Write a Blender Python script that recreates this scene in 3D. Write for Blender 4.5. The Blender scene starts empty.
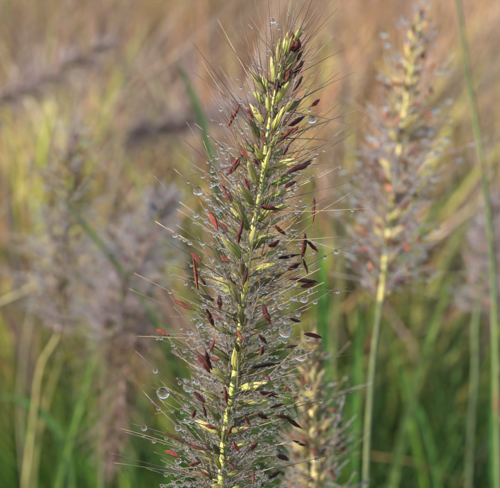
import bpy, math, random
import numpy as np
from mathutils import Vector

random.seed(7)
rng = np.random.default_rng(7)
sc = bpy.context.scene
col = sc.collection

# ------------------------------------------------------------------ camera, sky, sun, exposure
CAM_H, PITCH, D0, TW = 0.90, math.radians(22), 0.22, 0.061 / 0.22
cam_d = bpy.data.cameras.new('camera')
cam = bpy.data.objects.new('camera', cam_d); col.objects.link(cam)
cam.location = (0, 0, CAM_H)
cam.rotation_euler = (math.pi / 2 - PITCH, 0, 0)
cam_d.sensor_width = 36; cam_d.sensor_fit = 'HORIZONTAL'
cam_d.lens = 18 / TW
cam_d.clip_start = 0.005; cam_d.clip_end = 2000
cam_d.dof.use_dof = True
cam_d.dof.focus_distance = D0 - 0.004
cam_d.dof.aperture_fstop = cam_d.lens / 3.9
sc.camera = cam

SUN_EL, SUN_AZ = math.radians(36), math.radians(-106)     # azimuth clockwise from +Y (view direction)
sun_dir = Vector((math.sin(SUN_AZ) * math.cos(SUN_EL), math.cos(SUN_AZ) * math.cos(SUN_EL), math.sin(SUN_EL)))
world = bpy.data.worlds.new('World'); sc.world = world; world.use_nodes = True
wn = world.node_tree
sky = wn.nodes.new('ShaderNodeTexSky'); sky.sky_type = 'NISHITA'; sky.sun_disc = False
sky.sun_elevation = SUN_EL; sky.sun_rotation = SUN_AZ
wn.links.new(sky.outputs[0], wn.nodes['Background'].inputs[0])
wn.nodes['Background'].inputs[1].default_value = 0.115
sl = bpy.data.lights.new('sun', 'SUN'); sl.energy = 5.0; sl.angle = math.radians(0.6); sl.color = (1, 0.87, 0.69)
sun = bpy.data.objects.new('sun', sl); col.objects.link(sun)
sun.location = (-3, -2, 5)
sun.rotation_euler = sun_dir.to_track_quat('Z', 'Y').to_euler()
vs = sc.view_settings
vs.view_transform = 'Standard'; vs.look = 'None'; vs.exposure = 0.93; vs.gamma = 1
sc.render.engine = 'CYCLES'
sc.cycles.use_denoising = True
sc.cycles.denoiser = 'OPENIMAGEDENOISE'
sc.cycles.max_bounces = 7; sc.cycles.transmission_bounces = 6; sc.cycles.diffuse_bounces = 2
sc.cycles.glossy_bounces = 4; sc.cycles.transparent_max_bounces = 8
sc.cycles.sample_clamp_indirect = 10.0
sc.cycles.blur_glossy = 0.5
sc.cycles.use_adaptive_sampling = True; sc.cycles.adaptive_threshold = 0.025; sc.cycles.adaptive_min_samples = 16

FWD = np.array((0, math.cos(PITCH), -math.sin(PITCH)))
UPV = np.array((0, math.sin(PITCH), math.cos(PITCH)))
RGT = np.array((1.0, 0, 0))
CAM = np.array((0, 0, CAM_H))


def P(px, py, d):
    """a point at depth d in front of the camera, in the direction of photo pixel (px, py)"""
    return CAM + d * FWD + RGT * ((px - 250) / 250 * TW * d) + UPV * ((244 - py) / 250 * TW * d)


MM = TW * D0 / 250          # metres per photo pixel at the flower head

# ------------------------------------------------------------------ materials


def new_mat(name):
    m = bpy.data.materials.new(name); m.use_nodes = True
    return m, m.node_tree, m.node_tree.nodes['Principled BSDF']


def plant_mat(name, rough=0.55, transl=0.3, noise=600, vary=0.35, spec=0.35, base=None, obj_rand=0.0):
    """colour from the piece's own colour attribute, broken up by fine fibre noise; thin tissue lets light through"""
    m, nt, b = new_mat(name)
    L = nt.links
    if base is None:
        a = nt.nodes.new('ShaderNodeAttribute'); a.attribute_name = 'Col'; src = a.outputs['Color']
    else:
        r = nt.nodes.new('ShaderNodeRGB'); r.outputs[0].default_value = (*base, 1); src = r.outputs[0]
    tc = nt.nodes.new('ShaderNodeTexCoord')
    n = nt.nodes.new('ShaderNodeTexNoise'); n.inputs['Scale'].default_value = noise; n.inputs['Detail'].default_value = 4
    L.new(tc.outputs['Object'], n.inputs['Vector'])
    mr = nt.nodes.new('ShaderNodeMapRange')
    mr.inputs[1].default_value = 0.3; mr.inputs[2].default_value = 0.7
    mr.inputs[3].default_value = 1 - vary; mr.inputs[4].default_value = 1 + vary
    L.new(n.outputs['Fac'], mr.inputs[0])
    val = mr.outputs[0]
    if obj_rand:
        oi = nt.nodes.new('ShaderNodeObjectInfo')
        mr2 = nt.nodes.new('ShaderNodeMapRange'); mr2.inputs[3].default_value = 1 - obj_rand; mr2.inputs[4].default_value = 1 + obj_rand
        L.new(oi.outputs['Random'], mr2.inputs[0])
        mu = nt.nodes.new('ShaderNodeMath'); mu.operation = 'MULTIPLY'
        L.new(val, mu.inputs[0]); L.new(mr2.outputs[0], mu.inputs[1]); val = mu.outputs[0]
    hs = nt.nodes.new('ShaderNodeHueSaturation')
    L.new(src, hs.inputs['Color']); L.new(val, hs.inputs['Value'])
    c = hs.outputs[0]
    L.new(c, b.inputs['Base Color'])
    b.inputs['Roughness'].default_value = rough
    b.inputs['Specular IOR Level'].default_value = spec
    bp = nt.nodes.new('ShaderNodeBump'); bp.inputs['Strength'].default_value = 0.4; bp.inputs['Distance'].default_value = 0.0002
    L.new(n.outputs['Fac'], bp.inputs['Height']); L.new(bp.outputs[0], b.inputs['Normal'])
    if transl:
        t = nt.nodes.new('ShaderNodeBsdfTranslucent'); L.new(c, t.inputs['Color'])
        mx = nt.nodes.new('ShaderNodeMixShader'); mx.inputs[0].default_value = transl
        L.new(b.outputs[0], mx.inputs[1]); L.new(t.outputs[0], mx.inputs[2])
        L.new(mx.outputs[0], nt.nodes['Material Output'].inputs['Surface'])
    return m


M_leaf = plant_mat('leaf_blade', 0.5, 0.5, 120, 0.3)
M_stem = plant_mat('green_stem', 0.5, 0.25, 900, 0.35)
M_husk = plant_mat('husk', 0.5, 0.5, 1500, 0.4, obj_rand=0.25)
M_anther = plant_mat('anther', 0.5, 0.25, 1800, 0.5, obj_rand=0.5)
M_brist = plant_mat('bristle', 0.35, 0.45, 400, 0.3, spec=0.6)
M_dry = plant_mat('dry_grass', 0.65, 0.5, 60, 0.3)

M_dew, nt, b = new_mat('dew')
b.inputs['Base Color'].default_value = (1, 1, 1, 1)
b.inputs['Transmission Weight'].default_value = 1.0
b.inputs['IOR'].default_value = 1.333
b.inputs['Roughness'].default_value = 0.035

M_soil, nt, b = new_mat('soil')
tc = nt.nodes.new('ShaderNodeTexCoord')
n1 = nt.nodes.new('ShaderNodeTexNoise'); n1.inputs['Scale'].default_value = 14; n1.inputs['Detail'].default_value = 8
cr = nt.nodes.new('ShaderNodeValToRGB')
cr.color_ramp.elements[0].position = 0.35; cr.color_ramp.elements[0].color = (0.05, 0.04, 0.025, 1)
cr.color_ramp.elements[1].position = 0.65; cr.color_ramp.elements[1].color = (0.16, 0.12, 0.07, 1)
nt.links.new(tc.outputs['Object'], n1.inputs['Vector']); nt.links.new(n1.outputs['Fac'], cr.inputs[0])
nt.links.new(cr.outputs[0], b.inputs['Base Color']); b.inputs['Roughness'].default_value = 0.9
bp = nt.nodes.new('ShaderNodeBump'); bp.inputs['Distance'].default_value = 0.03
nt.links.new(n1.outputs['Fac'], bp.inputs['Height']); nt.links.new(bp.outputs[0], b.inputs['Normal'])

# ------------------------------------------------------------------ mesh helpers


def norm(v):
    v = np.asarray(v, float)
    return v / max(np.linalg.norm(v), 1e-12)


def spline(ctrl, n):
    """smooth curve through control points (chord-length Hermite, no overshoot)"""
    c = np.asarray(ctrl, float)
    u = np.concatenate([[0], np.cumsum(np.linalg.norm(np.diff(c, axis=0), axis=1))])
    sl_ = np.diff(c, axis=0) / np.diff(u)[:, None]
    tg = np.vstack([sl_[:1], (sl_[:-1] * np.diff(u)[1:, None] + sl_[1:] * np.diff(u)[:-1, None]) / (u[2:] - u[:-2])[:, None], sl_[-1:]])
    k = len(c) - 1
    out = []
    for w in np.linspace(0, k - 1e-9, n):
        i = int(w); t = w - i; h = u[i + 1] - u[i]
        out.append((2 * t ** 3 - 3 * t * t + 1) * c[i] + (t ** 3 - 2 * t * t + t) * h * tg[i] + (3 * t * t - 2 * t ** 3) * c[i + 1] + (t ** 3 - t * t) * h * tg[i + 1])
    return np.array(out)


class MB:
    def __init__(self):
        self.v, self.f, self.c, self.n = [], [], [], 0

    def add(self, v, f, c):
        v = np.asarray(v, float)
        c = np.asarray(c, float)
        if c.ndim == 1:
            c = np.repeat(c[None, :], len(v), 0)
        self.v.append(v); self.c.append(c)
        self.f.extend([tuple(int(i) + self.n for i in q) for q in f])
        self.n += len(v)

    def tube(self, pts, radii, color, sides=5, caps=True):
        pts = np.asarray(pts, float); n = len(pts)
        radii = np.broadcast_to(np.asarray(radii, float), (n,))
        tan = np.gradient(pts, axis=0)
        ref = norm(np.cross(tan[0], (0.31, 0.52, 0.79)))
        rings = []
        for i in range(n):
            t = norm(tan[i]); ref = norm(ref - t * np.dot(ref, t)); bi = np.cross(t, ref)
            a = np.arange(sides) * 2 * math.pi / sides
            rings.append(pts[i] + radii[i] * (np.cos(a)[:, None] * ref + np.sin(a)[:, None] * bi))
        f = []
        for i in range(n - 1):
            for k in range(sides):
                k2 = (k + 1) % sides
                f.append((i * sides + k, i * sides + k2, (i + 1) * sides + k2, (i + 1) * sides + k))
        if caps:
            f.append(tuple(range(sides - 1, -1, -1))); f.append(tuple((n - 1) * sides + k for k in range(sides)))
        c = np.asarray(color, float)
        if c.ndim == 2 and len(c) == n:
            c = np.repeat(c, sides, 0)
        self.add(np.vstack(rings), f, c)

    def blade(self, pts, widths, side, color, fold=0.18):
        pts = np.asarray(pts, float); n = len(pts)
        widths = np.broadcast_to(np.asarray(widths, float), (n,))
        tan = np.gradient(pts, axis=0)
        v = []
        for i in range(n):
            t = norm(tan[i]); s = norm(np.asarray(side) - t * np.dot(side, t)); nn = np.cross(t, s)
            v += [pts[i] - s * widths[i] / 2, pts[i] + nn * fold * widths[i], pts[i] + s * widths[i] / 2]
        f = []
        for i in range(n - 1):
            a = i * 3
            f += [(a, a + 1, a + 4, a + 3), (a + 1, a + 2, a + 5, a + 4)]
        c = np.asarray(color, float)
        if c.ndim == 2 and len(c) == n:
            c = np.repeat(c, 3, 0)
        self.add(v, f, c)

    def mesh(self, name, mat):
        me = bpy.data.meshes.new(name)
        V = np.vstack(self.v); C = np.vstack(self.c)
        me.from_pydata(V.tolist(), [], self.f)
        at = me.color_attributes.new('Col', 'FLOAT_COLOR', 'POINT')
        at.data.foreach_set('color', np.hstack([np.clip(C, 0, 1), np.ones((len(C), 1))]).astype(np.float32).ravel())
        me.polygons.foreach_set('use_smooth', np.ones(len(me.polygons), bool))
        me.materials.append(mat)
        return me

    def build(self, name, mat, parent=None):
        return link(name, self.mesh(name, mat), parent)


def link(name, me, parent=None):
    o = bpy.data.objects.new(name, me); col.objects.link(o)
    if parent is not None:
        o.parent = parent
    return o


def tag(o, label=None, cat=None, group=None, kind=None):
    if label: o['label'] = label
    if cat: o['category'] = cat
    if group: o['group'] = group
    if kind: o['kind'] = kind
    return o


def icosphere(sub):
    t = (1 + 5 ** 0.5) / 2
    v = [norm(p) for p in [(-1, t, 0), (1, t, 0), (-1, -t, 0), (1, -t, 0), (0, -1, t), (0, 1, t), (0, -1, -t), (0, 1, -t), (t, 0, -1), (t, 0, 1), (-t, 0, -1), (-t, 0, 1)]]
    f = [(0, 11, 5), (0, 5, 1), (0, 1, 7), (0, 7, 10), (0, 10, 11), (1, 5, 9), (5, 11, 4), (11, 10, 2), (10, 7, 6), (7, 1, 8),
         (3, 9, 4), (3, 4, 2), (3, 2, 6), (3, 6, 8), (3, 8, 9), (4, 9, 5), (2, 4, 11), (6, 2, 10), (8, 6, 7), (9, 8, 1)]
    for _ in range(sub):
        mid, nf = {}, []
        def m(a, b):
            k = (min(a, b), max(a, b))
            if k not in mid:
                mid[k] = len(v); v.append(norm(v[a] + v[b]))
            return mid[k]
        for a, b, c in f:
            ab, bc, ca = m(a, b), m(b, c), m(c, a)
            nf += [(a, ab, ca), (b, bc, ab), (c, ca, bc), (ab, bc, ca)]
        f = nf
    return np.array(v), np.array(f)


def drops_mesh(name, pos, rad, sub=1):
    bv, bf = icosphere(sub)
    pos = np.asarray(pos); rad = np.asarray(rad)
    V = (pos[:, None, :] + bv[None] * rad[:, None, None] * np.array((1, 1, 0.94))).reshape(-1, 3)
    F = (bf[None] + (np.arange(len(pos)) * len(bv))[:, None, None]).reshape(-1, 3)
    me = bpy.data.meshes.new(name)
    me.from_pydata(V.tolist(), [], F.tolist())
    me.polygons.foreach_set('use_smooth', np.ones(len(me.polygons), bool))
    me.materials.append(M_dew)
    return me


def jit(c, s=0.15):
    return np.clip(np.asarray(c) * (1 + rng.normal(0, s)) * (1 + rng.normal(0, s * 0.35, 3)), 0.004, 0.9)


# ------------------------------------------------------------------ ground
g = MB()
xs = np.concatenate([[-400, -60, -12], np.linspace(-4, 4, 17), [12, 60, 400]])
ys = np.concatenate([[-400, -60, -8], np.linspace(-2, 8, 21), [20, 80, 600]])
gv = [(x, y, 0.012 * math.sin(3 * x + y) * math.cos(2.3 * y) if abs(x) < 5 and -3 < y < 9 else 0) for y in ys for x in xs]
nx = len(xs)
gf = [(j * nx + i, j * nx + i + 1, (j + 1) * nx + i + 1, (j + 1) * nx + i) for j in range(len(ys) - 1) for i in range(nx - 1)]
g.add(gv, gf, (0.1, 0.08, 0.05))
tag(g.build('ground', M_soil), 'dark soil under the grass bed', 'ground', kind='structure')

# ------------------------------------------------------------------ masses of grass (nobody could count them)


def grass_mass(name, clumps, mat, label, cat, K=7):
    """clumps: (x, y, n, spread, hmin, hmax, width, palette, lean) - arching blades"""
    V, F, C, off = [], [], [], 0
    t = np.linspace(0, 1, K)
    for (cx, cy, n, spr, h0, h1, w, pal, lean) in clumps:
        a = rng.uniform(0, 2 * math.pi, n)
        r = spr * np.sqrt(rng.uniform(0, 1, n))
        rx, ry = cx + r * np.cos(a), cy + r * np.sin(a)
        h = rng.uniform(h0, h1, n)
        az = a + rng.normal(0, 0.9, n)
        ln = np.abs(rng.normal(0.28, 0.2, n)) * h
        dx, dy = np.cos(az) * ln + lean[0] * h, np.sin(az) * ln + lean[1] * h
        droop = rng.uniform(0, 0.35, n) ** 1.2
        ph = rng.uniform(0, 6.28, n)
        px = rx[:, None] + dx[:, None] * t ** 1.8 + 0.01 * np.sin(ph[:, None] + 5 * t)
        py = ry[:, None] + dy[:, None] * t ** 1.8
        pz = h[:, None] * (t - droop[:, None] * t ** 3.2)
        c = np.stack([px, py, pz], 2)
        sa = rng.uniform(0, math.pi, n)
        side = np.stack([np.cos(sa), np.sin(sa), np.zeros(n)], 1)
        ww = w * rng.uniform(0.5, 1.3, n)[:, None] * np.clip(1.15 * (1 - t ** 2.5), 0.04, 1)[None]
        v = np.stack([c - side[:, None] * ww[..., None] / 2,
                      c + np.stack([-side[:, 1], side[:, 0], 0 * sa], 1)[:, None] * ww[..., None] * 0.18,
                      c + side[:, None] * ww[..., None] / 2], 2)     # n,K,3,3
        V.append(v.reshape(-1, 3))
        base = np.array([pal[i] for i in rng.integers(0, len(pal), n)])
        base = base * np.clip(math.exp(rng.normal(-0.05, 0.4)), 0.35, 1.5)
        base = base * np.clip(np.exp(rng.normal(-0.05, 0.36, (n, 1))), 0.3, 1.35) * (1 + rng.normal(0, 0.06, (n, 3)))
        C.append(np.repeat(np.clip(base, 0.005, 0.78), K * 3, 0))
        i = np.arange(K - 1) * 3
        q = np.concatenate([np.stack([i, i + 1, i + 4, i + 3], 1), np.stack([i + 1, i + 2, i + 5, i + 4], 1)])
        F.append((q[None] + (np.arange(n) * K * 3)[:, None, None] + off).reshape(-1, 4))
        off += n * K * 3
    me = bpy.data.meshes.new(name)
    me.from_pydata(np.vstack(V).tolist(), [], np.vstack(F).tolist())
    at = me.color_attributes.new('Col', 'FLOAT_COLOR', 'POINT')
    Cc = np.vstack(C)
    at.data.foreach_set('color', np.hstack([Cc, np.ones((len(Cc), 1))]).astype(np.float32).ravel())
    me.polygons.foreach_set('use_smooth', np.ones(len(me.polygons), bool))
    me.materials.append(mat)
    return tag(link(name, me), label, cat, kind='stuff')


GREEN = [(0.08, 0.20, 0.025), (0.12, 0.26, 0.03), (0.06, 0.15, 0.025), (0.17, 0.30, 0.04), (0.05, 0.12, 0.025)]
DEEP = [(0.035, 0.08, 0.025), (0.05, 0.11, 0.03), (0.03, 0.06, 0.02)]
LIME = [(0.44, 0.48, 0.09), (0.32, 0.40, 0.06), (0.54, 0.50, 0.14)]
STRAW = [(0.70, 0.42, 0.21), (0.64, 0.37, 0.19), (0.76, 0.52, 0.28), (0.50, 0.26, 0.14), (0.72, 0.45, 0.28)]
PINK = [(0.46, 0.37, 0.36), (0.50, 0.38, 0.35), (0.36, 0.30, 0.31), (0.58, 0.44, 0.37)]
OLIVE = [(0.24, 0.25, 0.09), (0.32, 0.30, 0.13), (0.18, 0.2, 0.07)]
BROWN = [(0.16, 0.09, 0.06), (0.26, 0.16, 0.11), (0.09, 0.06, 0.04)]

cl = []
for k in range(170):                              # low green clumps behind the flower heads
    d = rng.uniform(0.55, 1.3)
    x = rng.uniform(-0.36, 0.38) * d
    top = 0.90 - d * (0.465 if x > 0.0 else 0.54) + rng.normal(0, 0.05)
    r = rng.random()
    cl.append((x, d, 56, 0.06, top * 0.45, max(top, 0.15), 0.0044, GREEN if r < 0.46 else DEEP if r < 0.98 else LIME, rng.normal(0, 0.09, 2)))
for k in range(26):
    d = rng.uniform(1.2, 2.2)
    x = rng.uniform(-0.4, 0.4) * d
    cl.append((x, d, 80, 0.10, 0.22, 0.42, 0.006, GREEN if rng.random() < 0.6 else OLIVE, rng.normal(0, 0.12, 2)))
grass_mass('green_grass', cl, M_leaf, 'soft green grass blades filling the lower background', 'grass')

cl = []
for k in range(62):                               # taller dry stand further back
    d = rng.uniform(1.25, 3.6)
    x = rng.uniform(-0.42, 0.42) * d
    r = rng.random()
    pal = STRAW if r < 0.34 else PINK if r < 0.66 else OLIVE if r < 0.74 else LIME if r < 0.86 else BROWN
    top = 0.50 + 0.10 * d + rng.normal(0, 0.05)
    cl.append((x, d, 90, 0.08 + 0.03 * d, top * 0.72, min(top, 0.86), 0.007, pal, (float(np.clip(rng.normal(0.06, 0.2), -0.3, 0.3)), abs(rng.normal(0, 0.1)))))
for k in range(100):                              # broad arching leaves nearer the eye, patch by patch
    d = rng.uniform(0.95, 1.7)
    x = rng.uniform(-0.36, 0.36) * d
    r = rng.random()
    pal = STRAW if r < 0.28 else PINK if r < 0.48 else LIME if r < 0.70 else OLIVE if r < 0.80 else DEEP if r < 0.9 else BROWN
    top = 0.58 + 0.12 * (d - 0.8) + rng.normal(0, 0.08)
    cl.append((x, d, 14, 0.05, top * 0.86, min(top, 0.84), 0.0115, pal, (float(np.clip(rng.normal(0.05, 0.2), -0.3, 0.3)), abs(rng.normal(0, 0.1)))))
for k in range(60):
    d = rng.uniform(3.4, 7.5)
    x = rng.uniform(-0.42, 0.42) * d
    pal = STRAW if rng.random() < 0.6 else PINK if rng.random() < 0.6 else BROWN
    cl.append((x, d, 110, 0.28, 0.4, 0.85, 0.012, pal, (rng.normal(0.1, 0.2), 0)))
for (px, py, d, n, pal) in [(18, 190, 1.0, 26, LIME), (120, 60, 1.1, 14, LIME), (158, 150, 1.0, 26, LIME), (185, 175, 0.95, 18, LIME), (448, 190, 1.0, 26, LIME), (412, 235, 0.9, 20, LIME),
                            (60, 130, 1.15, 16, STRAW), (105, 150, 1.05, 20, STRAW), (232, 60, 1.2, 16, STRAW), (365, 40, 1.2, 16, STRAW), (480, 40, 1.1, 26, STRAW), (395, 15, 1.2, 14, PINK),
                            (5, 70, 1.2, 16, GREEN), (30, 20, 1.3, 14, PINK), (345, 110, 0.95, 14, OLIVE), (60, 235, 0.95, 14, OLIVE)]:
    q = P(px, py, d)                              # single tussocks whose tops show against the rest
    cl.append((q[0], q[1], n, 0.035, q[2] * 0.8, q[2] * 1.03, 0.0055, pal, rng.normal(0, 0.08, 2)))
grass_mass('dry_grass', cl, M_dry, 'blurred straw and pinkish dry grass filling the upper background', 'grass')

# ------------------------------------------------------------------ flower-head pieces shared by every head


def husk_mesh(name, c0, c1, seed):
    """pointed boat-shaped husk of two overlapping scales, 1 long, along +Z"""
    r = np.random.default_rng(seed)
    m = MB()
    for (off, ln, wd, dp, tilt) in ((-0.05, 1.0, 0.135, 0.10, 0.0), (0.055, 0.80, 0.115, 0.085, 0.10)):
        K, S = 9, 8
        t = np.linspace(0, 1, K)
        prof = np.sin(np.pi * np.clip(t, 0, 1) ** 0.72) ** 0.85
        prof[0] = 0.28; prof[-1] = 0.03
        bend = r.uniform(-0.10, 0.10)
        V, C = [], []
        for i in range(K):
            a = np.arange(S) * 2 * math.pi / S
            rx = wd * prof[i]; ry = dp * prof[i] * (1 + 0.25 * np.cos(a))
            x = np.cos(a) * rx + bend * t[i] ** 2 + tilt * t[i] * 0.5
            y = np.sin(a) * ry + off
            V.append(np.stack([x, y, np.full(S, t[i] * ln)], 1))
            cc = np.outer(np.ones(S), np.array(c0) * (1 - t[i] ** 1.5) + np.array(c1) * t[i] ** 1.5)
            cc *= (1 + 0.22 * np.sign(np.cos(a * 4)))[:, None]        # pale and dark nerves
            C.append(cc)
        f = []
        for i in range(K - 1):
            for k in range(S):
                k2 = (k + 1) % S
                f.append((i * S + k, i * S + k2, (i + 1) * S + k2, (i + 1) * S + k))
        f.append(tuple(range(S - 1, -1, -1))); f.append(tuple((K - 1) * S + k for k in range(S)))
        m.add(np.vstack(V), f, np.vstack(C))
    return m.mesh(name, M_husk)


def anther_mesh(name, c0, c1, seed):
    """two pollen sacs pressed together, wrinkled, with a pointed forked tip, 1 long, along +Z"""
    r = np.random.default_rng(seed)
    m = MB()
    bend = r.uniform(-0.10, 0.10)
    for s in (-1, 1):
        K = 11
        t = np.linspace(0, 1, K)
        wob = r.normal(0, 0.014, (K, 2))
        x = s * (0.055 * np.sin(np.pi * (0.15 + 0.75 * t))) + wob[:, 0] + bend * np.sin(math.pi * t)
        y = wob[:, 1] + 0.03 * t * s
        rad = 0.088 * np.sin(np.pi * (0.03 + 0.95 * t)) ** 0.9 * (1 + r.normal(0, 0.12, K))
        ln = 1.0 if s < 0 else r.uniform(0.84, 0.97)
        cc = np.array([np.array(c0) * (1 - u) + np.array(c1) * u for u in np.clip(t + r.normal(0, .35, K), 0, 1)])
        m.tube(np.stack([x, y, t * ln], 1), rad, cc, 7)
    return m.mesh(name, M_anther)


HUSK_G = [husk_mesh('husk', (0.50, 0.55, 0.16), (0.70, 0.65, 0.32), 1), husk_mesh('husk', (0.32, 0.39, 0.10), (0.54, 0.50, 0.24), 2),
          husk_mesh('husk', (0.62, 0.62, 0.20), (0.76, 0.69, 0.40), 3), husk_mesh('husk', (0.27, 0.31, 0.10), (0.42, 0.29, 0.20), 4)]
HUSK_Y = [husk_mesh('husk', (0.50, 0.48, 0.20), (0.60, 0.50, 0.28), 5), husk_mesh('husk', (0.42, 0.40, 0.18), (0.5, 0.36, 0.26), 6)]
HUSK_M = [husk_mesh('husk', (0.30, 0.24, 0.20), (0.36, 0.27, 0.25), 7), husk_mesh('husk', (0.26, 0.18, 0.14), (0.40, 0.31, 0.28), 8)]
HUSK_K = [husk_mesh('husk', (0.12, 0.12, 0.05), (0.20, 0.12, 0.09), 9), husk_mesh('husk', (0.10, 0.09, 0.05), (0.32, 0.14, 0.13), 10)]
ANTH_D = [anther_mesh('anther', (0.10, 0.020, 0.015), (0.20, 0.042, 0.026), 11), anther_mesh('anther', (0.06, 0.014, 0.013), (0.14, 0.028, 0.020), 12), anther_mesh('anther', (0.09, 0.024, 0.022), (0.16, 0.045, 0.032), 16), anther_mesh('anther', (0.05, 0.014, 0.014), (0.17, 0.05, 0.03), 19), anther_mesh('anther', (0.13, 0.03, 0.02), (0.07, 0.016, 0.014), 21)]
ANTH_R = [anther_mesh('anther', (0.25, 0.05, 0.028), (0.15, 0.03, 0.02), 13), anther_mesh('anther', (0.17, 0.034, 0.022), (0.27, 0.06, 0.034), 23)]
ANTH_O = [anther_mesh('anther', (0.52, 0.22, 0.13), (0.42, 0.15, 0.09), 14)]
ANTH_K = [anther_mesh('anther', (0.02, 0.014, 0.012), (0.03, 0.016, 0.014), 15)]


def place(me, name, parent, a, b, width=None, roll=None):
    """a copy of a 1-long piece from a to b"""
    o = link(name, me, parent)
    d = Vector(b) - Vector(a); L = d.length
    o.location = Vector(a)
    q = d.to_track_quat('Z', 'Y')
    from mathutils import Quaternion
    q = q @ Quaternion((0, 0, 1), random.uniform(0, 6.28) if roll is None else roll)
    o.rotation_mode = 'QUATERNION'; o.rotation_quaternion = q
    w = L if width is None else width
    o.scale = (w, w, L)
    return o


def bristle_pts(a, dirv, length, curl, n=6):
    t = np.linspace(0, 1, n)[:, None]
    return a + dirv * length * t + curl * length * t ** 2


BR_COL = [((0.20, 0.12, 0.10), (0.36, 0.27, 0.21)), ((0.30, 0.22, 0.15), (0.62, 0.52, 0.38)), ((0.28, 0.18, 0.20), (0.54, 0.43, 0.46)), ((0.13, 0.07, 0.06), (0.26, 0.17, 0.14)), ((0.54, 0.45, 0.52), (0.80, 0.73, 0.80)), ((0.34, 0.19, 0.13), (0.48, 0.30, 0.22))]


def axis_frame(ax):
    e1 = norm(RGT - ax * np.dot(RGT, ax)); e2 = np.cross(ax, e1)      # e2 points away from or towards the camera
    return e1, e2


# ------------------------------------------------------------------ the sharp flower head
AX_PX = [(212, 570), (221, 488), (226, 430), (236, 370), (243, 310), (248, 260), (256, 215), (262, 185), (266, 150), (272, 110), (280, 74), (286, 52)]
axis_ctrl = np.array([P(x, y, D0) for x, y in AX_PX])
axis = spline(axis_ctrl, 120)
stalk_down = [np.array((-0.012, 0.055, 0.0)), np.array((-0.018, 0.085, 0.32)), np.array((-0.018, 0.132, 0.60))]
head = link('fountain_grass_head', None); head.location = (-0.012, 0.055, 0)
tag(head, 'sharp dewy green and brown bristly grass flower head in the foreground', 'flower head')
bpy.context.view_layer.update()
HL = Vector(head.location)


def keep(o):
    o.location = Vector(o.location) - HL
    return o


m = MB()
st = spline(np.vstack([stalk_down, axis_ctrl]), 190)
zz = np.linspace(0, 1, len(st))
hz = st[:, 2]
rad = np.interp(hz, [0, 0.70, 0.80, 0.868], [0.0015, 0.0012, 0.00082, 0.00042])
rad = rad * (1 + 0.10 * np.sin(np.arange(len(st)) * 1.9) + rng.normal(0, 0.07, len(st)))
cc = np.array([jit((0.42, 0.45, 0.15), 0.07) if h > 0.70 else (0.2, 0.27, 0.07) for h in hz])
m.tube(st, rad, cc, 8)
keep(m.build('stem', M_stem, head))

cum = np.concatenate([[0], np.cumsum(np.linalg.norm(np.diff(axis, axis=0), axis=1))]); LEN = cum[-1]


def at_axis(s):
    d = s * LEN
    p = np.array([np.interp(d, cum, axis[:, k]) for k in range(3)])
    q = np.array([np.interp(min(d + 0.003, LEN), cum, axis[:, k]) for k in range(3)])
    q0 = np.array([np.interp(max(d - 0.003, 0), cum, axis[:, k]) for k in range(3)])
    return p, norm(q - q0)


fine = MB()
long_specs, fine_specs = [], []
NS = 150
for i in range(NS):
    s = (i + 0.5) / NS
    p, ax = at_axis(s)
    e1, e2 = axis_frame(ax)
    ph = i * 2.39996 + rng.normal(0, 0.22)
    radial = math.cos(ph) * e1 + math.sin(ph) * e2
    al = math.radians(np.interp(s, [0, 0.5, 0.8, 0.93, 1], [68, 62, 54, 40, 14]) + rng.normal(0, 8))
    dv = norm(math.cos(al) * ax + math.sin(al) * radial)
    L = np.interp(s, [0, 0.6, 0.9, 1], [0.0086, 0.0080, 0.0066, 0.0056]) * rng.uniform(0.75, 1.15)
    a = p + radial * 0.0007 + dv * 0.0004
    ped = rng.uniform(0.0006, 0.0022)
    b0 = a + dv * ped
    fine.tube([p, a, b0], [0.00022, 0.0002, 0.0002], jit((0.34, 0.36, 0.13)), 4)
    lower = s < 0.45
    hm = HUSK_G[[0, 1, 2, 3][rng.choice(4, p=(0.3, 0.25, 0.25, 0.2) if not lower else (0.15, 0.42, 0.05, 0.38))]]
    keep(place(hm, 'spikelet', head, b0, b0 + dv * L, width=np.interp(s, [0, 0.7, 0.85, 1], [0.0058, 0.0062, 0.0060, 0.0052]) * rng.uniform(0.75, 1.2)))
    # bristles round the spikelet
    for k in range(14 if s < 0.5 else 11 if s < 0.75 else 8):
        sp = math.radians(abs(rng.normal(0, 32)))
        rd = norm(rng.normal(0, 1, 3)); rd = norm(rd - dv * np.dot(rd, dv))
        d2 = norm(dv * math.cos(sp) + rd * math.sin(sp))
        ln = rng.uniform(0.008, 0.0165) * np.interp(s, [0, 0.8, 1], [1, 1, 0.85])
        if np.dot(d2, FWD) < -0.35 and rng.random() < 0.7:
            continue
        fine_specs.append((b0 - dv * ped * 0.6, d2, ln, rng.normal(0, 0.10, 3), s))
    for k in range(3 if 0.72 < s < 0.92 else 2):
        sp = math.radians(abs(rng.normal(0, 26)))
        rd = norm(rng.normal(0, 1, 3)); rd = norm(rd - dv * np.dot(rd, dv))
        d2 = norm(dv * math.cos(sp) + rd * math.sin(sp) + 0.12 * ax)
        if s > 0.12:
            long_specs.append((b0, d2, rng.uniform(0.016, 0.028) * np.interp(s, [0, 0.9, 1], [1, 1, 0.66]), rng.normal(0, 0.08, 3) + 0.04 * ax, s))

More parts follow.
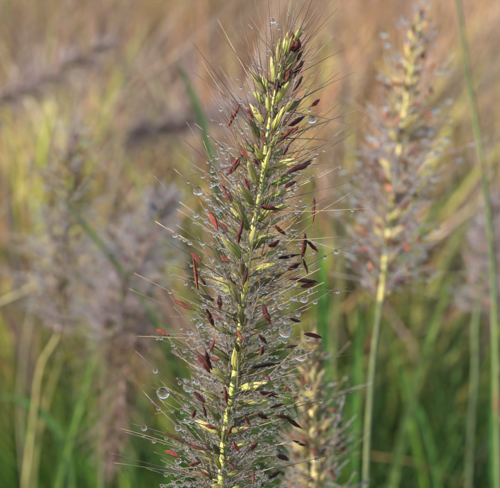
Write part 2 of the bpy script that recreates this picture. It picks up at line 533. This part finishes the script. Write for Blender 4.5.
dew_p, dew_r = [], []
for (a, d, ln, cu, s) in fine_specs:
    c0, c1 = BR_COL[rng.choice(5, p=(0.05, 0.2, 0.13, 0.02, 0.60) if s < 0.75 else (0.3, 0.25, 0.1, 0.25, 0.1))]
    pts = bristle_pts(a, d, ln, cu, 5)
    cc = np.array([np.array(c0) * (1 - t) + np.array(c1) * t for t in np.linspace(0, 1, 5)])
    fine.tube(pts, np.linspace(0.000050, 0.000024, 5), cc, 3, caps=False)
    nb = rng.poisson(np.interp(s, [0, 0.55, 0.75, 0.9, 1], [10.5, 10.5, 6, 2.0, 0.6]))
    for _ in range(nb):
        t = rng.uniform(0.25, 1.0)
        q = a + d * ln * t + cu * ln * t * t
        r = min(0.00009 + rng.exponential(0.00013), 0.00050)
        dew_p.append(q - np.array((0, 0, r * 0.6))); dew_r.append(r)

# long bristles that can be followed one by one (parts), and filaments
big_drops = [(198, 191, 5.4), (196, 215, 3), (175, 235, 3), (185, 240, 2.5), (190, 243, 2.5), (202, 243, 3), (245, 245, 3.5), (208, 198, 3), (223, 207, 2.6),
             (312, 120, 4.5), (242, 132, 2.5), (222, 148, 2), (208, 162, 2), (304, 299, 4.5), (294, 298, 3.5), (315, 302, 2.5), (276, 297, 4), (281, 306, 4),
             (270, 308, 3.5), (286, 331, 7.4), (298, 314, 3), (286, 321, 3.8), (294, 283, 3), (325, 257, 2), (248, 311, 4), (233, 310, 3.5), (170, 292, 2.2),
             (190, 332, 3.5), (204, 304, 2.5), (232, 328, 4.8), (163, 393, 6.4), (188, 387, 5.4), (173, 345, 2), (200, 374, 4), (211, 390, 2), (301, 355, 6.6),
             (285, 364, 5), (277, 384, 4), (258, 400, 4.5), (246, 398, 3.8), (282, 371, 3), (144, 428, 3.2), (154, 441, 2.3), (178, 428, 3.5), (187, 420, 3.5),
             (178, 461, 3.5), (166, 475, 2.2), (189, 437, 2.2), (224, 471, 3.2), (253, 438, 3.5), (270, 448, 3), (260, 473, 4), (321, 401, 2.2), (317, 459, 2.8)]
SPECIAL = {(286, 331): 'widest clear dew drop, low in the right flank of the sharp flower head',
           (301, 355): 'round dew drop standing out on the right edge, above the yellowish head',
           (163, 393): 'large round dew drop farthest out on the lower left bristles',
           (188, 387): 'large dew drop between the lower left rim drop and the brown anthers',
           (198, 191): 'large dew drop high on the left bristles, under a long pale bristle',
           (312, 120): 'single bright dew drop on the upper right bristles near the tip',
           (285, 364): 'broad dew drop just inside the round drop on the right edge',
           (232, 328): 'fat dew drop touching the left side of the stem at mid height',
           (304, 299): 'outermost big drop of the bead row on the right flank',
           (258, 400): 'big dew drop close to the stem on its lower right side',
           (144, 428): 'dew drop on the leftmost bristle near the bottom of the head'}
drop_me = drops_mesh('dew_drop', [(0, 0, 0)], [1.0], 3)
n_drop = 0


def drop(pos, r, label=None):
    global n_drop
    o = link('dew_drop', drop_me)
    o.location = pos; o.scale = (r * rng.uniform(0.94, 1.08), r * rng.uniform(0.94, 1.08), r * rng.uniform(0.88, 1.08)); o.rotation_euler = (rng.normal(0, 0.3), rng.normal(0, 0.3), 0)
    if label:
        tag(o, label, 'dew drop', 'large dew drops on the sharp flower head')
    else:
        tag(o, 'small clear dew drop among the bristles of the sharp flower head', 'dew drop', 'small dew drops on the sharp flower head')
    n_drop += 1


def axis_px_x(py):
    ys_ = [q[1] for q in AX_PX][::-1]; xs_ = [q[0] for q in AX_PX][::-1]
    return float(np.interp(py, ys_, xs_))


def front(px, py, k=0.75):
    R = np.interp(py, [40, 100, 180, 300, 488], [6, 30, 55, 70, 70]) * MM
    dx = abs(px - axis_px_x(py)) * MM
    return -k * math.sqrt(max(R * R - dx * dx, 0))


for (px, py, rp) in big_drops:
    r = rp * MM * 0.97
    dz = front(px, py, rng.uniform(0.55, 0.95))
    pos = P(px, py, D0 + dz) 
    rr = r * (D0 + dz) / D0
    drop(pos, rr, SPECIAL.get((px, py)))
    # the bristle that carries it
    dxp = abs(px - axis_px_x(py))
    slope = np.interp(py, [100, 250, 400], [0.85, 0.5, 0.22])
    y0 = min(py + dxp * slope + 4, 560)
    a = P(axis_px_x(y0), y0, D0 - 0.0005)
    tip = pos + np.array((0, 0, rr * 0.35))
    v = tip - a
    ln = np.linalg.norm(v)
    long_specs.append((a, v / ln, ln * rng.uniform(1.05, 1.5) + 0.002, np.zeros(3), 0.5))

brs = []
for k, (a, d, ln, cu, s) in enumerate(long_specs):
    c0, c1 = BR_COL[rng.choice(4, p=(0.18, 0.52, 0.2, 0.1))] if s < 0.75 else BR_COL[rng.choice(4, p=(0.45, 0.15, 0.1, 0.3))]
    pts = bristle_pts(np.zeros(3), d, ln, cu, 8)
    cc = np.array([np.array(c0) * (1 - t) + np.array(c1) * t for t in np.linspace(0, 1, 8)])
    tgt = MB() if len(brs) < 300 else fine
    rr = rng.uniform(0.85, 1.3) * (1.1 if s > 0.72 else 1.05)
    if tgt is fine:
        fine.tube(pts + a, (0.000105 - (0.000045 if s == 0.5 else 0.000080) * np.linspace(0, 1, 8) ** 1.4) * rr, cc, 4, caps=False)
    else:
        tgt.tube(pts, (0.000105 - (0.000045 if s == 0.5 else 0.000080) * np.linspace(0, 1, 8) ** 1.4) * rr, cc, 4)
        o = tgt.build('bristle', M_brist, head); o.location = Vector(a) - HL; brs.append(o)
    # beads of dew strung along the long bristles
    for _ in range(rng.poisson(np.interp(s, [0, 0.7, 1], [3.2, 2.4, 0.8]))):
        t = rng.uniform(0.2, 0.97)
        q = a + d * ln * t + cu * ln * t * t
        r = min(0.00006 + rng.exponential(0.00006), 0.0003)
        dew_p.append(q - np.array((0, 0, r * 0.6))); dew_r.append(r)

# small drops one can count, on bristles that face the camera
cand = [fs for fs in fine_specs if 0.08 < fs[4] < 0.82] + [ls for ls in long_specs if 0.08 < ls[4] < 0.9]
idx = rng.permutation(len(cand))
for k in idx:
    if n_drop >= 300:
        break
    a, d, ln, cu, s = cand[k]
    if np.dot(d, FWD) > 0.25:
        continue
    t = rng.uniform(0.45, 0.98)
    r = rng.choice([rng.uniform(0.00024, 0.00042), rng.uniform(0.0004, 0.00068)], p=(0.65, 0.35))
    if rng.random() > 1.15 - s:
        continue
    drop(a + d * ln * t + cu * ln * t * t - np.array((0, 0, r * 0.7)), r)

# anthers where the photograph shows them: (base, tip, kind)
ANTHERS = [((291, 52), (293, 32), 'R', 1.7), ((294, 54), (298, 38), 'D', 1.5), ((286, 82), (290, 65), 'D', 1), ((294, 78), (304, 60), 'D', 1), ((293, 92), (303, 76), 'D', 1.1),
           ((297, 62), (303, 51), 'D', .9), ((282, 88), (266, 80), 'K', .8), ((276, 93), (277, 76), 'K', .8), ((309, 107), (320, 99), 'R', .9),
           ((240, 104), (227, 129), 'R', 1), ((240, 157), (226, 176), 'D', 1), ((249, 158), (240, 147), 'R', .8), ((267, 145), (262, 131), 'D', .9),
           ((288, 126), (306, 115), 'D', 1), ((280, 141), (294, 128), 'R', 1.1), ((291, 134), (299, 125), 'D', .8), ((287, 173), (313, 161), 'D', 1.15), ((283, 156), (290, 144), 'D', .8),
           ((232, 202), (221, 184), 'D', 1), ((237, 165), (229, 174), 'D', .8), ((243, 218), (237, 245), 'D', 1), ((218, 231), (209, 211), 'R', 1), ((260, 206), (281, 209), 'D', 1),
           ((314, 197), (313, 224), 'D', .8), ((305, 233), (302, 259), 'D', 1), ((307, 241), (318, 252), 'D', .7), ((278, 258), (301, 254), 'K', .8),
           ((193, 258), (198, 292), 'R', .75), ((201, 265), (190, 252), 'D', .8), ((195, 310), (171, 298), 'D', 1), ((214, 301), (199, 294), 'K', .9), ((219, 295), (220, 312), 'D', .9),
           ((206, 308), (214, 327), 'D', .9), ((170, 336), (155, 330), 'D', .9), ((248, 268), (243, 288), 'D', .9), ((263, 303), (272, 325), 'D', 1.1), ((303, 259), (308, 274), 'D', .9),
           ((287, 271), (302, 263), 'D', .8), ((289, 279), (319, 282), 'D', 1), ((300, 287), (317, 284), 'D', .9), ((304, 334), (323, 338), 'D', .8),
           ((210, 373), (195, 351), 'D', 1), ((212, 370), (205, 348), 'D', .9), ((207, 403), (191, 389), 'D', 1), ((202, 404), (207, 418), 'D', .9), ((195, 409), (192, 420), 'D', .9),
           ((225, 387), (227, 405), 'D', 1), ((263, 346), (261, 357), 'D', .9), ((250, 368), (281, 363), 'K', .8), ((263, 371), (271, 382), 'D', .8), ((284, 386), (292, 391), 'O', 1),
           ((260, 392), (279, 396), 'D', 1.1), ((258, 413), (269, 419), 'D', .9), ((274, 415), (291, 418), 'D', .8), ((188, 443), (165, 433), 'D', .8), ((208, 450), (185, 444), 'D', .9),
           ((180, 457), (163, 451), 'D', .9), ((284, 416), (303, 430), 'D', .9), ((258, 442), (250, 451), 'R', 1), ((253, 469), (253, 485), 'D', .9), ((240, 470), (226, 462), 'D', .8),
           ((232, 425), (227, 437), 'D', .8), ((215, 340), (210, 352), 'D', .8), ((228, 232), (219, 222), 'D', .7), ((275, 225), (287, 235), 'D', .7), ((258, 335), (268, 344), 'D', .8),
           ((250, 190), (244, 176), 'D', .8), ((284, 188), (297, 181), 'D', .8), ((231, 262), (220, 254), 'D', .9), ((268, 246), (280, 240), 'R', .8), ((289, 318), (301, 322), 'D', .8), ((206, 285), (198, 276), 'D', .8),
           ((243, 340), (236, 329), 'R', .8), ((219, 360), (208, 357), 'D', .8), ((270, 408), (284, 404), 'D', .9), ((216, 428), (203, 424), 'D', .9), ((293, 440), (306, 446), 'D', .8), ((201, 462), (188, 466), 'D', .9), ((244, 415), (251, 427), 'R', .8),
           ((222, 320), (213, 313), 'R', .8), ((284, 348), (298, 345), 'D', .8), ((276, 455), (290, 460), 'D', .9), ((253, 120), (246, 108), 'D', .8), ((259, 168), (253, 158), 'D', .8), ((240, 452), (233, 440), 'D', .8), ((267, 478), (281, 471), 'D', .9), ((212, 478), (199, 470), 'D', .8), ((236, 285), (226, 275), 'D', .7)]
KIND = {'D': ANTH_D, 'R': ANTH_R, 'O': ANTH_O, 'K': ANTH_K}
for (b0, b1, kd, w) in ANTHERS:
    k = rng.uniform(0.6, 1.0)
    d1 = D0 + front(*b0, k); d2 = D0 + front(*b1, k) + rng.normal(0, 0.001)
    A, B = P(*b0, d1), P(*b1, d2)
    L = np.linalg.norm(B - A)
    keep(place(random.choice(KIND[kd]), 'anther', head, A, B, width=0.0048 * w * rng.uniform(0.85, 1.2) * (0.85 if L < 0.004 else 1)))
    y0 = min(b0[1] + 0.5 * abs(b0[0] - axis_px_x(b0[1])) + 3, 565)
    R0 = P(axis_px_x(y0), y0, D0)
    mid = (A + R0) / 2 + np.array((0, 0, 0.001))
    fine.tube(spline([R0, mid, A + (B - A) * 0.05], 6), 0.00006, jit((0.42, 0.3, 0.22)), 3, caps=False)
o = keep(fine.build('fine_bristles', M_brist, head)); o['kind'] = 'stuff'
tag(link('fine_dew', drops_mesh('fine_dew', dew_p, dew_r, 1)), 'mist of tiny dew beads strung on the bristles of the sharp flower head', 'dew', kind='stuff')

# ------------------------------------------------------------------ soft flower heads behind it
bg_p, bg_r = [], []


def soft_head(label, ctrl_px, depth, root, n_sp, husks, anth, n_an, half, stem_r, stem_c, stalk_px=(), dew=3.0, br=9, br_col=(0, 1, 2), alpha=(60, 30), group=None, dew_r=0.00022, fine_w=1.0, rach=None, tip_h=None):
    """ctrl_px: axis of the head in photo pixels from base to tip at this depth; stalk_px: (px, py, depth) down to the root"""
    t = link('soft_fountain_grass_head', None); t.location = root
    tag(t, label, 'flower head', group)
    R0 = Vector(root)
    ax_c = np.array([P(*(q if len(q) == 3 else (*q, depth))) for q in ctrl_px])
    a_ = spline(ax_c, 60)
    st_c = np.vstack([[root], [P(*q) for q in stalk_px][::-1], ax_c]) if len(stalk_px) else np.vstack([[root], ax_c])
    s_ = spline(st_c, 90)
    m_ = MB()
    mm = TW * depth / 250
    rr = np.interp(np.arange(90), [0, 50, 89], [stem_r * 1.2, stem_r, stem_r * 0.35])
    nh = 90 * (len(st_c) - len(ax_c)) / (len(st_c) - 1)
    m_.tube(s_, rr, np.array([jit(stem_c if q_ < nh or rach is None else rach, 0.12) for q_ in range(90)]), 7)
    so = m_.build('stem', M_stem, t); so.location = -R0
    cu_ = np.concatenate([[0], np.cumsum(np.linalg.norm(np.diff(a_, axis=0), axis=1))]); LL = cu_[-1]
    fb = MB()
    H = half * mm
    an = set(rng.choice(n_sp, min(n_an, n_sp), replace=False).tolist())
    for i in range(n_sp):
        s = (i + 0.5) / n_sp
        p = np.array([np.interp(s * LL, cu_, a_[:, k]) for k in range(3)])
        q = np.array([np.interp(min(s * LL + 0.004, LL), cu_, a_[:, k]) for k in range(3)])
        q0 = np.array([np.interp(max(s * LL - 0.004, 0), cu_, a_[:, k]) for k in range(3)])
        ax = norm(q - q0); e1, e2 = axis_frame(ax)
        ph = i * 2.39996 + rng.normal(0, 0.2)
        rad_ = math.cos(ph) * e1 + math.sin(ph) * e2
        al = math.radians(np.interp(s, [0, 0.7, 1], [alpha[0], alpha[0] - 8, alpha[1]]) + rng.normal(0, 9))
        dv = norm(math.cos(al) * ax + math.sin(al) * rad_)
        taper = np.interp(s, [0, 0.12, 0.65, 1], [0.75, 1, 0.9, 0.35])
        L = min(0.0068, H * 0.5) * rng.uniform(0.85, 1.15) * (0.7 + 0.3 * taper)
        b0 = p + dv * (stem_r + 0.001)
        tipy = rach is not None and s > 0.62
        thin = rng.random() < 0.22
        o = place(random.choice((tip_h or HUSK_Y) if tipy else husks), 'spikelet', t, b0, b0 + dv * L, width=L * 1.15); o.location = Vector(o.location) - R0
        if i in an:
            out = p + dv * H * rng.uniform(0.35, 0.8) * taper
            dd = norm(rng.normal(0, 1, 3) + np.array((0, 0, -0.6)))
            o = place(random.choice(anth), 'anther', t, out, out + dd * 0.0050, width=0.0052); o.location = Vector(o.location) - R0
            fb.tube([p, out], 0.00007, (0.4, 0.3, 0.2), 3, caps=False)
        for k in range(br // 4 if tipy else br // 3 if thin else br):
            sp = math.radians(abs(rng.normal(0, 24)))
            rd = norm(rng.normal(0, 1, 3)); rd = norm(rd - dv * np.dot(rd, dv))
            d2 = norm(dv * math.cos(sp) + rd * math.sin(sp))
            ln = H * rng.uniform(0.6, 1.15) * taper * (1.5 if k == 0 else 1)
            c0, c1 = BR_COL[random.choice(br_col)]
            cv = rng.normal(0, 0.08, 3)
            pts = bristle_pts(b0, d2, ln, cv, 4)
            fb.tube(pts, np.linspace(0.00013, 0.00008, 4) * fine_w, np.array([np.array(c0) * (1 - u) + np.array(c1) * u for u in np.linspace(0, 1, 4)]), 3, caps=False)
            for _ in range(rng.poisson(dew / br)):
                u = rng.uniform(0.4, 1)
                bg_p.append(b0 + d2 * ln * u + cv * ln * u * u); bg_r.append(min(dew_r * (0.4 + rng.exponential(0.6)), 0.0013))
    fo = fb.build('bristles', M_brist, t); fo.location = -R0; fo['kind'] = 'stuff'
    return t


def ground_under(px, py, d, dx=0.0, dy=-0.02):
    p = P(px, py, d); return (float(p[0] + dx), float(p[1] + dy), 0.0)


YG = (0.62, 0.58, 0.22)
soft_head('tall mauve flower head with orange anthers at the right', [(381, 300), (386, 250), (394, 190), (402, 130), (409, 80), (419, 26)], 0.355, ground_under(364, 560, 0.355), 84, HUSK_Y + HUSK_Y + HUSK_M, ANTH_O + ANTH_O + ANTH_R, 84, 50, 0.0010, (0.15, 0.19, 0.09),
          stalk_px=[(375, 345, 0.355), (369, 420, 0.355), (365, 500, 0.355)], dew=24, br=10, br_col=(2, 4, 4, 4), fine_w=0.9, dew_r=0.0006, rach=YG)
soft_head('yellowish flower head half hidden behind the lower right of the sharp one', [(322, 600), (319, 540), (316, 480), (313, 420), (311, 348)], 0.295, ground_under(330, 700, 0.295), 90, HUSK_Y, ANTH_D + ANTH_O, 60, 46, 0.0016, (0.55, 0.5, 0.2),
          dew=15, br=9, br_col=(1, 1, 4), dew_r=0.00042, rach=(0.62, 0.56, 0.24), tip_h=HUSK_Y)
soft_head('pale lilac flower head with a dark tip, left of centre on a yellow stalk', [(58, 335), (62, 290), (66, 240), (71, 195), (76, 140)], 0.50, ground_under(22, 600, 0.50), 70, HUSK_M + HUSK_G[3:], ANTH_O + ANTH_D, 62, 48, 0.0011, (0.36, 0.33, 0.12),
          stalk_px=[(44, 360, 0.50), (34, 420, 0.50), (24, 500, 0.50)], dew=18, br=10, br_col=(2, 4, 4, 5), fine_w=1.3, dew_r=0.0010, alpha=(70, 28), rach=(0.10, 0.09, 0.05), tip_h=HUSK_K)
soft_head('dewy lilac flower head leaning beside the left edge of the sharp one', [(108, 345), (122, 295), (140, 250), (166, 200)], 0.46, ground_under(108, 600, 0.46), 62, HUSK_M, ANTH_O + ANTH_D, 30, 48, 0.0010, (0.14, 0.17, 0.07),
          stalk_px=[(105, 400, 0.46)], dew=22, br=10, br_col=(2, 4, 4, 4), fine_w=1.2, dew_r=0.0009, alpha=(72, 45))
soft_head('drooping brown flower head low between the left stalk and the sharp one', [(150, 290, 0.47), (136, 330, 0.46), (122, 385, 0.45), (114, 462, 0.44)], 0.45, ground_under(190, 420, 0.62), 60, HUSK_M, ANTH_D, 34, 54, 0.0012, (0.3, 0.22, 0.14),
          stalk_px=[(160, 285, 0.51), (172, 300, 0.54)], dew=6, br=9, br_col=(0, 2, 5, 5), fine_w=1.1, alpha=(52, 20))
soft_head('mauve flower head cut off by the right edge of the view', [(476, 318), (483, 280), (489, 240), (494, 205)], 0.54, ground_under(466, 640, 0.54), 40, HUSK_M, ANTH_O, 16, 30, 0.0012, (0.15, 0.20, 0.09),
          stalk_px=[(475, 370, 0.54), (471, 430, 0.54), (468, 500, 0.54)], dew=18, br=10, br_col=(4, 4, 2), fine_w=1.3, dew_r=0.0009)
soft_head('dark grey-mauve flower head lying nearly flat near the top left corner', [(-70, 128), (0, 102), (45, 80), (105, 42)], 0.66, ground_under(-160, 250, 0.66), 70, HUSK_M, ANTH_D, 16, 36, 0.0012, (0.3, 0.28, 0.18),
          stalk_px=[(-110, 160, 0.66)], dew=5, br=13, br_col=(0, 2, 4, 2), fine_w=1.8, alpha=(56, 24), dew_r=0.0008)
soft_head('grey flower head lying flat behind the upper left bristles', [(120, 142), (165, 130), (210, 116), (262, 102)], 0.70, ground_under(60, 300, 0.70), 70, HUSK_M, ANTH_D, 16, 34, 0.0012, (0.3, 0.28, 0.18),
          stalk_px=[(85, 190, 0.70)], dew=5, br=13, br_col=(0, 2, 4, 2), fine_w=1.8, alpha=(56, 24), dew_r=0.0008)
soft_head('grey-mauve flower head rising behind the right bristles of the sharp one', [(338, 250), (336, 190), (340, 130), (346, 70)], 0.78, ground_under(330, 480, 0.80), 60, HUSK_M, ANTH_D, 12, 22, 0.0015, (0.3, 0.3, 0.14),
          stalk_px=[(334, 330, 0.80)], dew=3, br=13, br_col=(2, 0, 1), fine_w=1.8, alpha=(45, 20))
FAR = [(28, 40, 1.25, 12), (70, 10, 1.4, 25), (118, 60, 1.3, -20), (215, 30, 1.5, 18), (330, 20, 1.5, -12), (375, 55, 1.35, 30), (440, 60, 1.4, -25), (490, 110, 1.3, 10), (140, 110, 1.2, 22), (20, 180, 1.0, -14), (440, 200, 1.1, 12), (300, 90, 1.4, -30), (10, 250, 0.9, 15), (470, 20, 1.6, -20)]
for (px, py, d, lean) in FAR[:9]:
    dx = math.tan(math.radians(lean))
    k = 0.10 / (TW * d / 250)
    base = (px - dx * k * 0.75, py + k * 0.75)
    soft_head('faint pinkish flower head dissolving into the far background', [base, ((base[0] + px) / 2 - dx * 6, (base[1] + py) / 2), (px + dx * k * .25, py - k * .25)], d, ground_under(base[0] - dx * k, base[1] + 60, d), 34, HUSK_M, ANTH_O, 4, 0.016 / (TW * d / 250), 0.0015, (0.4, 0.34, 0.2),
              dew=1.0, br=9, br_col=(1, 2), fine_w=3.0, alpha=(42, 18), group='faint flower heads in the far background', dew_r=0.0003)
tag(link('scattered_dew', drops_mesh('scattered_dew', bg_p, bg_r, 1)), 'soft sparkling dew on the blurred flower heads behind', 'dew', kind='stuff')

# ------------------------------------------------------------------ single stalks and blades that stand out


def stalk(name, label, pts, r, color, cat='stalk', root=None):
    c = [P(*q) for q in pts]
    if root is None:
        root = (c[0][0], c[0][1] - 0.03, 0)
    c = np.vstack([[root], c])
    m_ = MB(); s_ = spline(c, 50)
    rad_s = np.linspace(r * 1.2, r * 0.7, 50); col_s = np.array([jit(color, 0.1) for _ in range(50)])
    for k_ in (16, 33):                           # joints: swollen, browner, sheath paler above
        rad_s[k_] *= 1.45; rad_s[k_ + 1:k_ + 6] *= 1.15
        col_s[k_] = (0.20, 0.13, 0.06); col_s[k_ + 1:k_ + 6] *= np.array((1.35, 1.25, 1.1))
    m_.tube(s_, rad_s, col_s, 7)
    o = m_.build(name, M_stem); o.data.transform(__import__('mathutils').Matrix.Translation(-Vector(root))); o.location = root
    return tag(o, label, cat)


def single_blade(label, pts, w, color, root=None, side=(1, 0.2, 0)):
    c = [P(*q) for q in pts]
    if root is None:
        root = (c[0][0], c[0][1], 0)
    c = np.vstack([[root], c])
    m_ = MB(); s_ = spline(c, 40); t = np.linspace(0, 1, 40)
    m_.blade(s_, w * np.clip(1.2 * (1 - t ** 4), 0.05, 1), side, np.array([jit(color, 0.08) for _ in range(40)]))
    o = m_.build('grass_shoot', M_leaf); o.data.transform(__import__('mathutils').Matrix.Translation(-Vector(root))); o.location = root
    return tag(o, label, 'grass shoot')


stalk('grass_stalk', 'long thin green stalk running down the whole right side', [(499, 520, 0.42), (497, 400, 0.42), (492, 260, 0.42), (483, 170, 0.42), (468, 75, 0.42), (456, -20, 0.42)], 0.0012, (0.12, 0.17, 0.07))
stalk('straw_stalk', 'pale diagonal straw at the left edge below the middle', [(-40, 322, 0.55), (0, 303, 0.55), (45, 282, 0.55), (84, 264, 0.55)], 0.0013, (0.40, 0.38, 0.22), root=(-0.30, 0.5, 0))
stalk('straw_stalk', 'faint diagonal straw crossing the upper left from the edge', [(-20, 232, 0.75), (30, 185, 0.75), (110, 105, 0.75), (205, 32, 0.75), (235, 5, 0.75)], 0.0008, (0.42, 0.34, 0.26), root=(-0.35, 0.7, 0))
single_blade('dark green blade leaning behind the upper left bristles', [(222, 240, 0.52), (214, 175, 0.5), (203, 125, 0.5), (190, 88, 0.5), (176, 58, 0.5)], 0.0045, (0.10, 0.17, 0.06))
single_blade('arching dark green blade crossing the mauve heads at left', [(160, 330, 0.45), (146, 305, 0.45), (115, 262, 0.45), (80, 220, 0.45), (50, 184, 0.45)], 0.0030, (0.13, 0.19, 0.06), root=(-0.03, 0.45, 0))
single_blade('bright yellow-green blade tip low at the left', [(60, 470, 0.5), (80, 400, 0.5), (95, 350, 0.5), (104, 335, 0.5)], 0.004, (0.20, 0.32, 0.06))
single_blade('upright green blade beside the stalk of the tall mauve head', [(352, 500, 0.5), (354, 420, 0.5), (357, 350, 0.5), (358, 300, 0.5)], 0.0052, (0.14, 0.30, 0.05))
single_blade('wide yellow-green blade leaning right between the two right stalks', [(388, 500, 0.55), (402, 440, 0.55), (422, 360, 0.55), (442, 300, 0.55), (452, 268, 0.55)], 0.0055, (0.28, 0.38, 0.09))
single_blade('thin green blade leaning left between the two right stalks', [(440, 500, 0.6), (425, 430, 0.6), (405, 380, 0.6), (388, 345, 0.6)], 0.004, (0.12, 0.26, 0.05))
single_blade('bright green blade just right of the sharp head at mid height', [(328, 420, 0.5), (325, 330, 0.5), (322, 270, 0.5), (318, 215, 0.5)], 0.0055, (0.15, 0.32, 0.05))
single_blade('tan dry blade slanting behind the brown anthers at left', [(215, 390, 0.80), (190, 338, 0.80), (160, 290, 0.80), (130, 240, 0.82)], 0.016, (0.40, 0.26, 0.19))
single_blade('green blade bending to the left in the bottom left corner', [(70, 500, 0.5), (66, 455, 0.5), (52, 425, 0.5), (20, 400, 0.5), (-10, 395, 0.5)], 0.0045, (0.10, 0.20, 0.05))
single_blade('straight green blade along the right edge at the bottom', [(494, 500, 0.52), (492, 430, 0.52), (494, 360, 0.52), (497, 310, 0.52)], 0.005, (0.12, 0.27, 0.05))
single_blade('thin yellow blade behind the stalk at the lower left', [(30, 500, 0.6), (36, 440, 0.6), (52, 380, 0.6), (66, 345, 0.6)], 0.0035, (0.42, 0.40, 0.12))
